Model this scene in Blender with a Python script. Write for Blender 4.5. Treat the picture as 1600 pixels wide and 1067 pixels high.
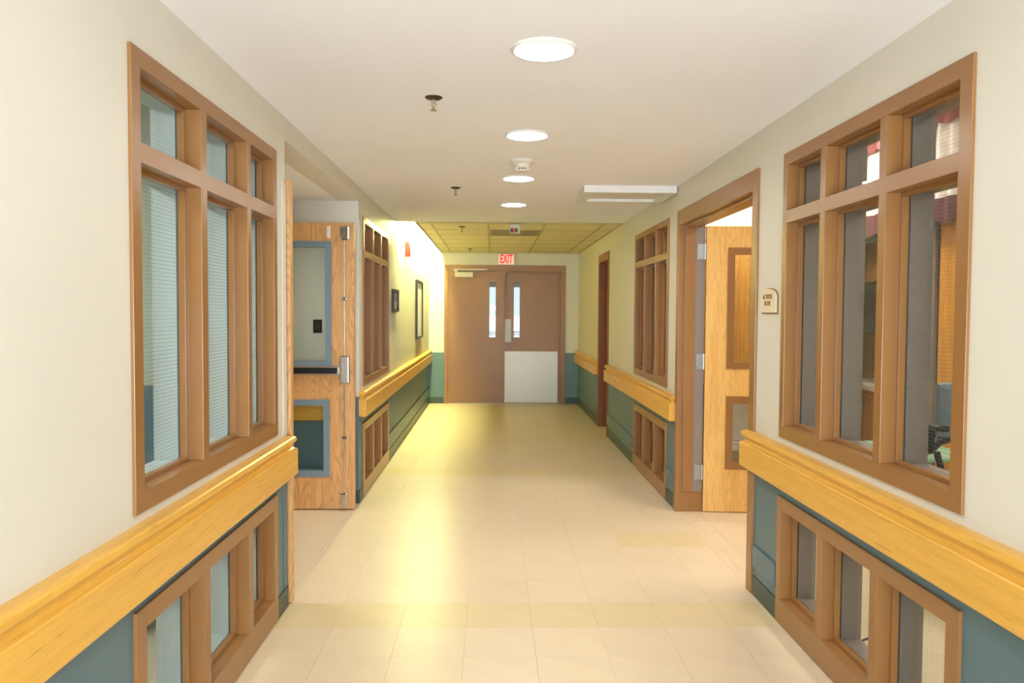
import bpy, bmesh, math, random
from mathutils import Vector, Matrix
random.seed(7)
S = bpy.context.scene
COL = S.collection
for o in list(bpy.data.objects): bpy.data.objects.remove(o)

# ------------------------------------------------------------------ camera
cam_d = bpy.data.cameras.new('camera'); cam = bpy.data.objects.new('camera', cam_d); COL.objects.link(cam)
fwd = Vector((0.02509655, 0.99896878, -0.0378357)); rgt = Vector((0.99967199, -0.0248849, 0.0060546)); upv = rgt.cross(fwd)
cam.matrix_world = Matrix(((rgt.x, upv.x, -fwd.x, 0), (rgt.y, upv.y, -fwd.y, 0), (rgt.z, upv.z, -fwd.z, 1.45), (0, 0, 0, 1)))
cam_d.sensor_width = 36; cam_d.lens = 1214.8/1600*36; cam_d.clip_start = .02; cam_d.clip_end = 200
S.camera = cam
# ------------------------------------------------------------------ world, exposure, flash
w = bpy.data.worlds.new('sky'); S.world = w; w.use_nodes = True
bg = w.node_tree.nodes['Background']; bg.inputs[0].default_value = (.78, .9, 1, 1); bg.inputs[1].default_value = 1.5
S.view_settings.view_transform = 'Standard'; S.view_settings.look = 'None'; S.view_settings.gamma = 1
S.view_settings.use_curve_mapping = False
S.view_settings.exposure = 0.07
FLASH = 13; LAMP = 82; LAMPCOL = (1, .88, .46)
def area(name, loc, rot, size, power, colr, sy=None):
    l = bpy.data.lights.new(name, 'AREA'); l.energy = power; l.color = colr; l.size = size
    if sy: l.shape = 'RECTANGLE'; l.size_y = sy
    o = bpy.data.objects.new(name, l); o.location = loc; o.rotation_euler = rot; COL.objects.link(o); return o
fl = area('camera_flash', (0.02, 0.0, 1.58), (math.radians(112), 0, math.radians(-1.4)), .09, FLASH, (.90, .94, 1))
back_fill = area('added_fill_behind_camera', (.17, -3.9, .90), (math.radians(118), 0, 0), 2.0, 330, (.74, .86, 1), .9)  # added neutral fill, stands in for daylight and bounced flash

# ------------------------------------------------------------------ materials
def lin(c):
    c = c/255; return c/12.92 if c <= .04045 else ((c+.055)/1.055)**2.4
def rgb(r, g, b): return (lin(r), lin(g), lin(b), 1)
class NT:
    def __init__(s, name):
        s.m = bpy.data.materials.new(name); s.m.use_nodes = True; s.t = s.m.node_tree; s.n = s.t.nodes
        s.p = s.n['Principled BSDF']; s.out = s.n['Material Output']
    def add(s, t, **k):
        n = s.n.new(t)
        for a, v in k.items(): setattr(n, a, v)
        return n
    def l(s, a, b): s.t.links.new(a, b)
    def coord(s, scale=(1, 1, 1)):
        tc = s.add('ShaderNodeTexCoord'); mp = s.add('ShaderNodeMapping'); mp.inputs['Scale'].default_value = scale
        s.l(tc.outputs['Object'], mp.inputs[0]); return mp.outputs[0]
    def noise(s, vec, scale, detail=3, dist=0):
        n = s.add('ShaderNodeTexNoise'); n.inputs['Scale'].default_value = scale; n.inputs['Detail'].default_value = detail
        n.inputs['Distortion'].default_value = dist; s.l(vec, n.inputs['Vector']); return n.outputs['Fac']
    def ramp(s, fac, stops):
        r = s.add('ShaderNodeValToRGB'); e = r.color_ramp.elements
        while len(e) < len(stops): e.new(.5)
        for i, (p, c) in enumerate(stops): e[i].position = p; e[i].color = c
        s.l(fac, r.inputs[0]); return r.outputs[0]
    def mix(s, fac, a, b, mode='MIX'):
        m = s.add('ShaderNodeMix', data_type='RGBA', blend_type=mode)
        if isinstance(fac, float): m.inputs[0].default_value = fac
        else: s.l(fac, m.inputs[0])
        for i, v in ((6, a), (7, b)):
            if isinstance(v, tuple): m.inputs[i].default_value = v
            else: s.l(v, m.inputs[i])
        return m.outputs[2]
    def bump(s, h, st=.2, d=.002):
        b = s.add('ShaderNodeBump'); b.inputs['Strength'].default_value = st; b.inputs['Distance'].default_value = d
        s.l(h, b.inputs['Height']); s.l(b.outputs[0], s.p.inputs['Normal'])
def paint(name, c, rough=.5, spec=.4, var=.06, sc=2.5, bump=.12, bsc=160, dirt=None):
    t = NT(name); v = t.coord(); n = t.noise(v, sc, 4)
    c1 = rgb(*c); c0 = tuple(x*(1-var) for x in c1[:3])+(1,)
    t.l(t.ramp(n, [(.3, c0), (.7, c1)]), t.p.inputs['Base Color'])
    t.p.inputs['Roughness'].default_value = rough; t.p.inputs['Specular IOR Level'].default_value = spec
    if bump: t.bump(t.noise(v, bsc, 2), bump, .001)
    return t.m
def oak(name, light, dark, axis, rough=.32, fig=0.0, wear=False, scale=1.0):
    t = NT(name)
    sc = [30*scale]*3; sc[axis] = 1.6
    v = t.coord(tuple(sc)); n = t.noise(v, 1.0, 5, .6)
    sc2 = [260*scale]*3; sc2[axis] = 9
    pores = t.noise(t.coord(tuple(sc2)), 1.0, 2)
    c = t.ramp(n, [(.28, rgb(*dark)), (.55, rgb(*light))])
    if fig:
        s3 = [5.5]*3; s3[axis] = .75
        nn = t.noise(t.coord(tuple(s3)), 1.0, 1.5, .2)
        mu = t.add('ShaderNodeMath', operation='MULTIPLY'); mu.inputs[1].default_value = 32; t.l(nn, mu.inputs[0])
        fr = t.add('ShaderNodeMath', operation='FRACT'); t.l(mu.outputs[0], fr.inputs[0])
        f = t.ramp(fr.outputs[0], [(.0, (fig, fig, fig, 1)), (.5, (0, 0, 0, 1))])
        c = t.mix(f, c, rgb(*[x*.78 for x in dark]))
    pv = .2 if wear else .4
    pf = t.ramp(pores, [(.36, (pv, pv, pv, 1)), (.5, (0, 0, 0, 1))])
    c = t.mix(pf, c, rgb(*[x*.8 for x in dark]))
    if wear:
        s4 = [60]*3; s4[axis] = 2.2
        sc_ = t.ramp(t.noise(t.coord(tuple(s4)), 1.0, 3, .9), [(.66, (0, 0, 0, 1)), (.72, (.4, .4, .4, 1))])
        c = t.mix(sc_, c, rgb(240, 205, 150))
        s5 = [90]*3; s5[axis] = 4
        dk = t.ramp(t.noise(t.coord(tuple(s5)), 1.3, 3, .4), [(.27, (.5, .5, .5, 1)), (.33, (0, 0, 0, 1))])
        c = t.mix(dk, c, rgb(140, 80, 20))
    t.l(c, t.p.inputs['Base Color']); t.p.inputs['Roughness'].default_value = rough
    t.p.inputs['Specular IOR Level'].default_value = .45
    t.bump(pores, .12, .0008)
    return t.m
def metal(name, c, rough=.3, brushed=None):
    t = NT(name); t.p.inputs['Metallic'].default_value = 1; t.p.inputs['Roughness'].default_value = rough
    v = t.coord(brushed or (1, 1, 1)); n = t.noise(v, 60 if not brushed else 40, 3)
    c1 = rgb(*c); t.l(t.ramp(n, [(.3, tuple(x*.8 for x in c1[:3])+(1,)), (.7, c1)]), t.p.inputs['Base Color'])
    return t.m
def plain(name, c, rough=.5, spec=.4, metal_=0):
    t = NT(name); v = t.coord(); n = t.noise(v, 9, 3); c1 = rgb(*c)
    t.l(t.ramp(n, [(.3, tuple(x*.93 for x in c1[:3])+(1,)), (.7, c1)]), t.p.inputs['Base Color'])
    t.p.inputs['Roughness'].default_value = rough; t.p.inputs['Specular IOR Level'].default_value = spec
    t.p.inputs['Metallic'].default_value = metal_
    return t.m
def emit(name, c, st):
    t = NT(name); e = t.add('ShaderNodeEmission'); e.inputs[0].default_value = (*c, 1); e.inputs[1].default_value = st
    t.l(e.outputs[0], t.out.inputs[0]); return t.m
def wired_glass(name, u, v_, sp=.0127, wd=.00055, wire=(70, 75, 75), tint=(.93, .96, .95)):
    """clear pane with an embedded square wire mesh; u, v_ = the two in-plane axes"""
    t = NT(name); tc = t.add('ShaderNodeTexCoord'); sx = t.add('ShaderNodeSeparateXYZ'); t.l(tc.outputs['Object'], sx.inputs[0])
    def line(ax):
        a = t.add('ShaderNodeMath', operation='MULTIPLY'); a.inputs[1].default_value = 1/sp; t.l(sx.outputs[ax], a.inputs[0])
        b = t.add('ShaderNodeMath', operation='FRACT'); t.l(a.outputs[0], b.inputs[0])
        c = t.add('ShaderNodeMath', operation='LESS_THAN'); c.inputs[1].default_value = wd/sp; t.l(b.outputs[0], c.inputs[0]); return c.outputs[0]
    m = t.add('ShaderNodeMath', operation='MAXIMUM'); t.l(line(u), m.inputs[0]); t.l(line(v_), m.inputs[1])
    tr = t.add('ShaderNodeBsdfTransparent'); tr.inputs[0].default_value = (*tint, 1)
    gl = t.add('ShaderNodeBsdfGlossy'); gl.inputs['Roughness'].default_value = .03
    fr = t.add('ShaderNodeFresnel'); fr.inputs[0].default_value = 1.45
    geo = t.add('ShaderNodeNewGeometry')
    half = t.add('ShaderNodeMath', operation='MULTIPLY'); half.inputs[1].default_value = .55; t.l(fr.outputs[0], half.inputs[0])
    inv = t.add('ShaderNodeMath', operation='SUBTRACT'); inv.inputs[0].default_value = 1; t.l(geo.outputs['Backfacing'], inv.inputs[1])
    ff = t.add('ShaderNodeMath', operation='MULTIPLY'); t.l(half.outputs[0], ff.inputs[0]); t.l(inv.outputs[0], ff.inputs[1])
    mx = t.add('ShaderNodeMixShader'); t.l(ff.outputs[0], mx.inputs[0]); t.l(tr.outputs[0], mx.inputs[1]); t.l(gl.outputs[0], mx.inputs[2])
    wr = t.add('ShaderNodeBsdfDiffuse'); wr.inputs[0].default_value = rgb(*wire)
    m2 = t.add('ShaderNodeMixShader'); t.l(m.outputs[0], m2.inputs[0]); t.l(mx.outputs[0], m2.inputs[1]); t.l(wr.outputs[0], m2.inputs[2])
    t.l(m2.outputs[0], t.out.inputs[0]); return t.m
def tilemat(name, c, rough=.33):
    t = NT(name); v = t.coord((1, 1, 1)); oi = t.add('ShaderNodeObjectInfo')
    base = t.ramp(t.noise(v, 5, 4), [(.3, tuple(x*.95 for x in rgb(*c)[:3])+(1,)), (.7, rgb(*c))])
    ad = t.add('ShaderNodeVectorMath', operation='ADD'); t.l(v, ad.inputs[0]); t.l(oi.outputs['Location'], ad.inputs[1])
    sp = t.ramp(t.noise(ad.outputs[0], 170, 2), [(.25, (.16, .16, .16, 1)), (.36, (0, 0, 0, 1))])
    base = t.mix(sp, base, rgb(*[x*.72 for x in c]))
    rn = t.add('ShaderNodeMapRange'); rn.inputs[3].default_value = .985; rn.inputs[4].default_value = 1.01; t.l(oi.outputs['Random'], rn.inputs[0])
    cb = t.add('ShaderNodeCombineColor'); [t.l(rn.outputs[0], cb.inputs[i]) for i in range(3)]
    base = t.mix(1.0, base, cb.outputs[0], 'MULTIPLY')
    t.l(base, t.p.inputs['Base Color'])
    t.p.inputs['Roughness'].default_value = rough
    t.p.inputs['Specular IOR Level'].default_value = .25
    t.bump(t.noise(ad.outputs[0], 9, 3), .05, .002)
    return t.m
M = {}
M['cream'] = paint('cream_wall_paint', (222, 217, 202), .45, .3, .03)
M['teal'] = paint('teal_wall_paint', (92, 119, 127), .42, .45, .10, 3)
M['base'] = paint('dark_teal_baseboard', (66, 82, 76), .4, .4, .25, 12)
M['ceil'] = paint('ceiling_paint', (246, 246, 250), .75, .2, .02)
M['brown'] = paint('tan_brown_enamel', (152, 106, 58), .28, .6, .05, 4, .25, 220)
M['brown2'] = paint('brown_door_enamel', (136, 94, 50), .38, .5, .06, 3, .15, 200)
M['darkbrown'] = paint('dark_brown_jamb', (126, 70, 34), .45, .4, .08, 4)
M['taupe'] = paint('taupe_room_side_paint', (140, 128, 122), .35, .5, .05)
M['paleblue'] = paint('pale_blue_grey_paint', (196, 204, 202), .35, .5, .05)
M['bluegrey'] = paint('blue_grey_enamel', (122, 142, 156), .38, .5, .06, 6)
M['rail'] = oak('honey_oak_rail', (232, 178, 76), (221, 164, 64), 1, .3, 0, True)
M['railx'] = oak('honey_oak_rail_across', (232, 178, 76), (221, 164, 64), 0, .3, 0, True)
M['oakdoor'] = oak('red_oak_door_veneer', (226, 174, 114), (212, 156, 96), 2, .35, .55)
M['oakgold'] = oak('golden_oak_door_veneer', (240, 194, 116), (226, 172, 90), 2, .35, .22)
M['oakcab'] = oak('golden_oak_cabinet', (226, 168, 84), (198, 136, 60), 2, .35, .3)
M['glassL'] = wired_glass('wired_glass_side', 1, 2, wire=(120, 126, 126))
M['glassD'] = wired_glass('wired_glass_door', 0, 2)
M['glassP'] = wired_glass('clear_glass', 0, 2, .5, .0002)
M['steel'] = metal('brushed_steel', (165, 160, 150), .5, (1, 1, 8))
M['satin'] = metal('satin_nickel', (200, 190, 175), .3)
M['kick'] = metal('scuffed_aluminium_kick_plate', (168, 160, 144), .42, (1, 1, 14))
M['chrome'] = metal('chrome', (215, 213, 210), .14)
M['galv'] = metal('galvanised_hinge_steel', (190, 192, 196), .35)
M['black'] = plain('black_plastic', (28, 28, 30), .35)
M['white'] = plain('white_enamel', (236, 234, 228), .4)
M['offwhite'] = plain('off_white_plastic', (226, 220, 205), .45)
M['closer'] = plain('closer_beige_metal', (190, 180, 140), .35, .5, .4)
M['red'] = plain('alarm_red', (214, 50, 38), .35)
M['bronze'] = metal('dark_bronze', (96, 80, 62), .4)
M['brass'] = metal('dull_brass', (150, 135, 90), .4)
M['tbar'] = plain('yellowed_ceiling_grid', (178, 166, 118), .5)
M['ctile'] = paint('ceiling_tile_fissured', (226, 214, 176), .85, .1, .05, 14, .4, 90)
M['vent'] = plain('vent_metal_tan', (150, 134, 82), .5)
M['lens'] = emit('lamp_lens', (1, .985, .95), LAMP)
M['tube'] = emit('fluorescent_tube', (.97, 1, .41), 450)
M['exitface'] = emit('exit_sign_face', (1, .52, .36), 1.05)
M['exitred'] = emit('exit_sign_letters', (.95, .035, .03), 1.0)
M['redled'] = emit('red_indicator', (.8, .12, .06), .7)
M['greenled'] = emit('green_indicator', (.1, .4, .12), .5)
M['floor'] = tilemat('vinyl_tile_beige', (229, 209, 178)); M['floory'] = tilemat('vinyl_tile_yellow', (226, 205, 162))
M['slab'] = plain('tile_joint', (208, 182, 146), .5)
M['signface'] = plain('sign_cream', (232, 220, 186), .5); M['signtext'] = plain('sign_brown', (150, 112, 70), .5)
M['valred'] = paint('dusty_rose_fabric', (150, 88, 88), .9, .1, .25, 25); M['valwhite'] = paint('white_sheer_fabric', (226, 214, 212), .9, .1, .15, 18)
M['valmauve'] = paint('mauve_fabric', (110, 74, 78), .9, .1, .25, 25)
M['navy'] = paint('navy_fabric', (32, 38, 70), .9, .1, .1, 30); M['mauve'] = paint('mauve_floral_fabric', (150, 120, 120), .9, .1, .3, 60)
M['vinylblue'] = paint('blue_grey_vinyl', (112, 128, 142), .45, .4, .05)
M['paper'] = paint('streaked_white_panel', (232, 230, 220), .5, .3, .16, 16)
M['greenf'] = plain('pale_green_laminate', (150, 190, 165), .4)
M['pic'] = plain('grey_print', (170, 168, 150), .25); M['picglare'] = plain('white_picture_glare', (236, 236, 226), .2)
M['dimwall'] = paint('office_wall_grey_green', (182, 188, 172), .5, .3, .04)

# ------------------------------------------------------------------ geometry helpers
class MB:
    def __init__(s): s.v = []; s.f = []; s.mi = []
    def box(s, x0, x1, y0, y1, z0, z1, mi=0):
        b = len(s.v); x0, x1 = sorted((x0, x1)); y0, y1 = sorted((y0, y1)); z0, z1 = sorted((z0, z1))
        s.v += [(x0, y0, z0), (x1, y0, z0), (x1, y1, z0), (x0, y1, z0), (x0, y0, z1), (x1, y0, z1), (x1, y1, z1), (x0, y1, z1)]
        for q in ((0, 3, 2, 1), (4, 5, 6, 7), (0, 1, 5, 4), (1, 2, 6, 5), (2, 3, 7, 6), (3, 0, 4, 7)):
            s.f.append(tuple(b+i for i in q)); s.mi.append(mi)
        return s
    def lathe(s, cx, cy, prof, n=32, cap=True, mi=0):
        """prof: list of (r, z) ; vertical axis"""
        b = len(s.v)
        for r, z in prof:
            for k in range(n):
                a = 2*math.pi*k/n; s.v.append((cx+r*math.cos(a), cy+r*math.sin(a), z))
        for i in range(len(prof)-1):
            for k in range(n):
                k2 = (k+1) % n; s.f.append((b+i*n+k, b+i*n+k2, b+(i+1)*n+k2, b+(i+1)*n+k)); s.mi.append(mi)
        if cap:
            s.f.append(tuple(b+k for k in reversed(range(n)))); s.mi.append(mi)
            s.f.append(tuple(b+(len(prof)-1)*n+k for k in range(n))); s.mi.append(mi)
        return s
    def tube(s, pts, r, n=10, mi=0):
        pts = [Vector(p) for p in pts]; b = len(s.v); m = len(pts)
        for i, p in enumerate(pts):
            d = (pts[min(i+1, m-1)]-pts[max(i-1, 0)]).normalized()
            u = d.cross(Vector((0, 0, 1)) if abs(d.z) < .9 else Vector((1, 0, 0))).normalized(); q = d.cross(u)
            for k in range(n):
                a = 2*math.pi*k/n; s.v.append(tuple(p+r*(math.cos(a)*u+math.sin(a)*q)))
        for i in range(m-1):
            for k in range(n):
                k2 = (k+1) % n; s.f.append((b+i*n+k, b+i*n+k2, b+(i+1)*n+k2, b+(i+1)*n+k)); s.mi.append(mi)
        s.f.append(tuple(b+k for k in reversed(range(n)))); s.f.append(tuple(b+(m-1)*n+k for k in range(n))); s.mi += [mi, mi]
        return s
    def strip(s, rings, close_caps=True, mi=0):
        b = len(s.v); n = len(rings[0])
        for r in rings: s.v += [tuple(p) for p in r]
        for i in range(len(rings)-1):
            for k in range(n):
                k2 = (k+1) % n; s.f.append((b+i*n+k, b+i*n+k2, b+(i+1)*n+k2, b+(i+1)*n+k)); s.mi.append(mi)
        if close_caps:
            s.f.append(tuple(b+k for k in reversed(range(n)))); s.f.append(tuple(b+(len(rings)-1)*n+k for k in range(n))); s.mi += [mi, mi]
        return s
    def mesh(s, name, mats, bevel=0, smooth=False):
        me = bpy.data.meshes.new(name); me.from_pydata(s.v, [], s.f); me.update()
        for m in (mats if isinstance(mats, (list, tuple)) else [mats]): me.materials.append(m)
        for p, mi in zip(me.polygons, s.mi): p.material_index = mi
        bm = bmesh.new(); bm.from_mesh(me); bmesh.ops.recalc_face_normals(bm, faces=bm.faces)
        if bevel:
            es = [e for e in bm.edges if len(e.link_faces) == 2 and e.calc_face_angle(0) > .6]
            bmesh.ops.bevel(bm, geom=es, offset=bevel, segments=2, profile=.6, affect='EDGES', clamp_overlap=True)
        bm.to_mesh(me); bm.free()
        if smooth:
            for p in me.polygons: p.use_smooth = True
            try: me.set_sharp_from_angle(angle=.7)
            except Exception: pass
        return me
def link(name, me, parent=None, loc=None):
    o = bpy.data.objects.new(name, me); COL.objects.link(o)
    if parent: o.parent = parent
    if loc: o.location = loc
    return o
def wpos(o):
    p = Vector((0, 0, 0))
    while o: p += o.location; o = o.parent
    return p
def part(name, mb, mat, parent=None, bevel=0, smooth=False, label=None, at=None):
    """mb in world coordinates; stored relative to its parent (or to `at` for a top-level mesh)"""
    P = wpos(parent) if parent else Vector(at or (0, 0, 0))
    mb.v = [(x-P.x, y-P.y, z-P.z) for x, y, z in mb.v]
    o = link(name, mb.mesh(name, mat, bevel, smooth), parent, None if parent else P)
    if label: o['label'] = label
    return o
def root(name, loc, label, cat, group=None, kind=None):
    o = bpy.data.objects.new(name, None); o.empty_display_size = .1; COL.objects.link(o); o.location = loc
    return tag(o, label, cat, group, kind)
def tag(o, label=None, cat=None, group=None, kind=None):
    if label: o['label'] = label
    if cat: o['category'] = cat
    if group: o['group'] = group
    if kind: o['kind'] = kind
    return o
def cells(u0, u1, v0, v1, holes, vcuts=()):
    us = sorted({u0, u1, *[h[i] for h in holes for i in (0, 1) if u0 < h[i] < u1]})
    vs = sorted({v0, v1, *vcuts, *[h[i] for h in holes for i in (2, 3) if v0 < h[i] < v1]})
    out = []
    for a, b in zip(us, us[1:]):
        run = None
        for c, d in zip(vs, vs[1:]):
            mu, mv = (a+b)/2, (c+d)/2
            if any(h[0] < mu < h[1] and h[2] < mv < h[3] for h in holes): continue
            out.append((a, b, c, d))
    return out

XL, XR, YF, ZC = -1.003, 1.355, 12.286, 2.378
TZ = .807           # top of the teal paint
WT = .15            # wall thickness
XO = {-1: XL, 1: XR}

# ------------------------------------------------------------------ walls
def side_wall(name, side, y0, y1, ztop, holes, at=None):
    mb = MB(); x = XO[side]
    for a, b, c, d in cells(y0, y1, 0, ztop, holes, (TZ,)):
        mb.box(x, x+side*WT, a, b, c, d, 1 if d <= TZ+1e-6 else 0)
    return mb
def win_hole(y0, y1, z0, z1): return (y0, y1, z0, z1)
HN = [(2.19, 3.60, .885, 2.172), (2.19, 3.60, .0, .59)]
HFL = [(6.03, 7.48, .885, 2.172), (6.03, 7.48, .0, .59)]
HFR = [(5.96, 7.36, .885, 2.172), (5.96, 7.36, .0, .59)]
D2 = (3.99, 5.63, 0, 2.14)      # hole of the activity room door
D3 = (9.08, 9.86, 0, 2.13)
mb = side_wall('wall_left', -1, -4, 3.79, 2.5, HN)
m2 = side_wall('', -1, 5.85, YF, 2.5, HFL)
for src in (m2,):
    b = len(mb.v); mb.v += src.v; mb.f += [tuple(b+i for i in f) for f in src.f]; mb.mi += src.mi
mb.box(XL, XL-WT, 3.79, 5.85, 2.27, 2.5)                     # header over the opening
mb.box(XL-WT, -4.0, 3.65, 3.79, 0, TZ, 1); mb.box(XL-WT, -4.0, 3.65, 3.79, TZ, 2.5)
mb.box(XL-WT, -4.0, 5.85, 5.99, 0, TZ, 1); mb.box(XL-WT, -4.0, 5.85, 5.99, TZ, 2.5)
tag(part('wall_left', mb, [M['cream'], M['teal']]), 'cream painted left corridor wall, teal below the rail, broken by an opening', 'wall', kind='structure')
mb = side_wall('wall_right', 1, -4, YF, 3.0, HN+HFR+[D2, D3])
tag(part('wall_right', mb, [M['cream'], M['teal']]), 'cream painted right corridor wall, teal below the rail', 'wall', kind='structure')
mb = MB()
for a, b, c, d in cells(XL-WT, XR+WT, 0, 2.6, [(-.72, 1.10, 0, 2.14)], (TZ,)):
    mb.box(a, b, YF, YF+.14, c, d, 1 if d <= TZ+1e-6 else 0)
tag(part('wall_back', mb, [M['cream'], M['teal']]), 'yellow-cream end wall of the corridor around the double doors', 'wall', kind='structure')
mb = MB()
for a, b, c, d in cells(XL-WT, XR+WT, 0, 2.6, [(XL+.1, XR-.1, .40, 2.30)], (TZ,)): mb.box(a, b, -4.15, -4, c, d, 1 if d <= TZ+1e-6 else 0)
tag(part('wall_front', mb, [M['cream'], M['teal']]), 'cream corridor wall behind the camera', 'wall', kind='structure')

wv = root('window_10', (.17, -4, .40), 'added unseen window in the wall behind the camera, made for the fill light', 'window', kind='structure')  # unseen window, added to go with the fill light behind the camera
mb = MB()
for a, b, c, d in cells(XL+.1, XR-.1, .40, 2.30, [(XL+.15, .15, .45, 2.25), (.2, XR-.15, .45, 2.25)]): mb.box(a, b, -4.10, -4.02, c, d)
part('frame', mb, M['white'], wv)
for a, b in ((XL+.15, .15), (.2, XR-.15)): part('pane', MB().box(a, b, -4.07, -4.064, .45, 2.25), M['glassD'], wv)

# ------------------------------------------------------------------ ceiling
YT = 8.09
ceil = root('ceiling', (0, 4, ZC), 'smooth painted corridor ceiling with a tiled section at the far end', 'ceiling', kind='structure')
part('soffit', MB().box(XL, XR, -4, YT, ZC, ZC+.1), M['ceil'], ceil)
part('alcove_soffit', MB().box(XL-WT, -2.0, 3.79, 5.85, 2.27, 2.4), M['ceil'], ceil)
part('slab', MB().box(XL-WT, XR+WT, YT, YF+.1, 2.56, 2.66), M['ceil'], ceil)
part('slab', MB().box(-.80, XR, YT, YT+.02, ZC+.02, 2.56), M['ceil'], ceil)
XC = -.80
bars = [XC, -.66, -.05, .56, 1.17, XR-.012]
rows = [YT+.01] + [8.25+.61*k for k in range(7)] + [YF-.012]
for x in bars[1:-1]: part('grid_bar', MB().box(x-.011, x+.011, YT, YF, ZC-.001, ZC+.02), M['tbar'], ceil)
part('grid_bar', MB().box(XR-.022, XR, YT, YF, ZC-.004, ZC+.02), M['tbar'], ceil)
for y in rows[1:-1]:
    for a, b in zip(bars, bars[1:]): part('grid_cross_bar', MB().box(a+.012, b-.012, y-.006, y+.006, ZC+.001, ZC+.018), M['tbar'], ceil)
part('grid_bar', MB().box(XC, XR, YT-.004, YT+.012, ZC-.006, ZC+.02), M['tbar'], ceil)
part('grid_bar', MB().box(XC, XR-.022, YF-.02, YF, ZC-.003, ZC+.02), M['tbar'], ceil)
for i, (a, b) in enumerate(zip(bars, bars[1:])):
    for j, (c, d) in enumerate(zip(rows, rows[1:])):
        if (i, j) == (2, 2): continue
        dz = .003+random.uniform(0, .002)
        part('ceiling_tile', MB().box(a+.008, b-.008, c+.006, d-.006, ZC+dz, ZC+dz+.014), M['ctile'], ceil)
# light cove along the left wall
part('cove_side', MB().box(XC-.012, XC, YT, YF, ZC-.006, 2.56), M['white'], ceil)
part('cove_top', MB().box(XL, XC, YT, YF, 2.52, 2.56), M['white'], ceil)
part('cove_end', MB().box(XL, XC, YT, YT+.02, ZC, 2.56), M['white'], ceil)
for i in range(3):
    y = 8.22+i*1.36
    t = root('fluorescent_tube', (-.835, y+.6, 2.49), ['nearest', 'middle', 'farthest'][i]+' glowing fluorescent tube hidden in the cove above the left wall', 'light', 'fluorescent tubes in the cove')
    part('tube', MB().tube([(-.835, y+.03, 2.49), (-.835, y+1.19, 2.49)], .018), M['tube'], t)
    for e in (y, y+1.19): part('lamp_holder', MB().box(-.86, -.813, e, e+.03, 2.47, 2.52), M['white'], t)

# vent in the tile grid
v = root('ceiling_vent', (.255, 9.16, ZC), 'tan louvred air vent filling one bay of the tiled ceiling', 'vent')
y0, y1 = rows[2]+.008, rows[3]-.008
mb = MB(); mb.box(-.036, .546, y0, y1, ZC+.02, ZC+.03); part('backing', mb, M['vent'], v)
mb = MB()
for a, b, c, d in cells(-.036, .546, y0, y1, [(-.006, .516, y0+.03, y1-.03)]): mb.box(a, b, c, d, ZC-.006, ZC+.02)
part('frame', mb, M['vent'], v)
for k in range(9):
    yy = y0+.06+k*(y1-y0-.12)/8; part('slat', MB().box(-.006, .516, yy-.014, yy+.012, ZC-.002, ZC+.004), M['vent'], v)

# ------------------------------------------------------------------ floor
TS = .305; X0 = .19; Y0 = 3.525
flo = root('floor', (0, 4, 0), 'waxed beige vinyl tile floor of the corridor', 'floor', kind='structure')
part('screed', MB().box(-4.2, 6.2, -4.2, 17, -.1, -.004), M['slab'], flo)
cache = {}; ntile = 0; rest = MB()
def put_tile(a, b, c, d, yel):
    global ntile
    g = .0004; w_, h_ = round(b-a, 3), round(d-c, 3); key = (w_, h_, yel)
    if key not in cache:
        cache[key] = MB().box(g, w_-g, g, h_-g, -.004, 0).mesh('floor_tile', M['floory' if yel else 'floor'])
    o = link('floor_tile', cache[key], flo); o.location = (a-flo.location.x, c-flo.location.y, 0); ntile += 1
kx0, kx1 = math.floor((XL-X0)/TS), math.ceil((XR-X0)/TS)
for j in range(-2, 29):
    ya, yb = Y0+j*TS, min(Y0+(j+1)*TS, YF)
    if ya >= YF: break
    for i in range(kx0, kx1):
        a, b = max(X0+i*TS, XL), min(X0+(i+1)*TS, XR)
        if b-a < .02: continue
        put_tile(a, b, ya, yb, j in (0, 11) or (j == 4 and i > 1))
for j in range(0, 8):                                   # alcove
    ya, yb = max(Y0+j*TS, 3.79), min(Y0+(j+1)*TS, 5.85)
    if yb-ya < .02: continue
    for k in range(3):
        b = XL if k == 0 else X0-4*TS-k*TS+TS; 
        edges = [XL, X0-4*TS, X0-5*TS, X0-6*TS]
        put_tile(edges[k+1], edges[k], ya, yb, j == 0)
# tiles behind the camera and in the rooms beside the corridor: joined, still separate pieces
def field(xa, xb, ya, yb, mb):
    i0, i1 = math.floor((xa-X0)/TS), math.ceil((xb-X0)/TS); j0, j1 = math.floor((ya-Y0)/TS), math.ceil((yb-Y0)/TS)
    for i in range(i0, i1):
        for j in range(j0, j1):
            a, b = max(X0+i*TS, xa), min(X0+(i+1)*TS, xb); c, d = max(Y0+j*TS, ya), min(Y0+(j+1)*TS, yb)
            if b-a > .01 and d-c > .01: mb.box(a+.0006, b-.0006, c+.0006, d-.0006, -.004, 0)
field(XL, XR, -4, Y0-2*TS, rest); field(-4, XL-WT, -2, 3.65, rest); field(-4, X0-6*TS, 3.79, 5.85, rest)
field(-4, XL-WT, 5.99, 12.36, rest); field(XR+WT, 4.9, -1, 9, rest); field(XR, XR+WT, D2[0], D2[1], rest); field(XR, XR+WT+.5, D3[0], D3[1], rest); field(XL, XR, YF, 16, rest)
o = part('floor_tile', rest, M['floor'], flo); o['kind'] = 'stuff'

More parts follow.
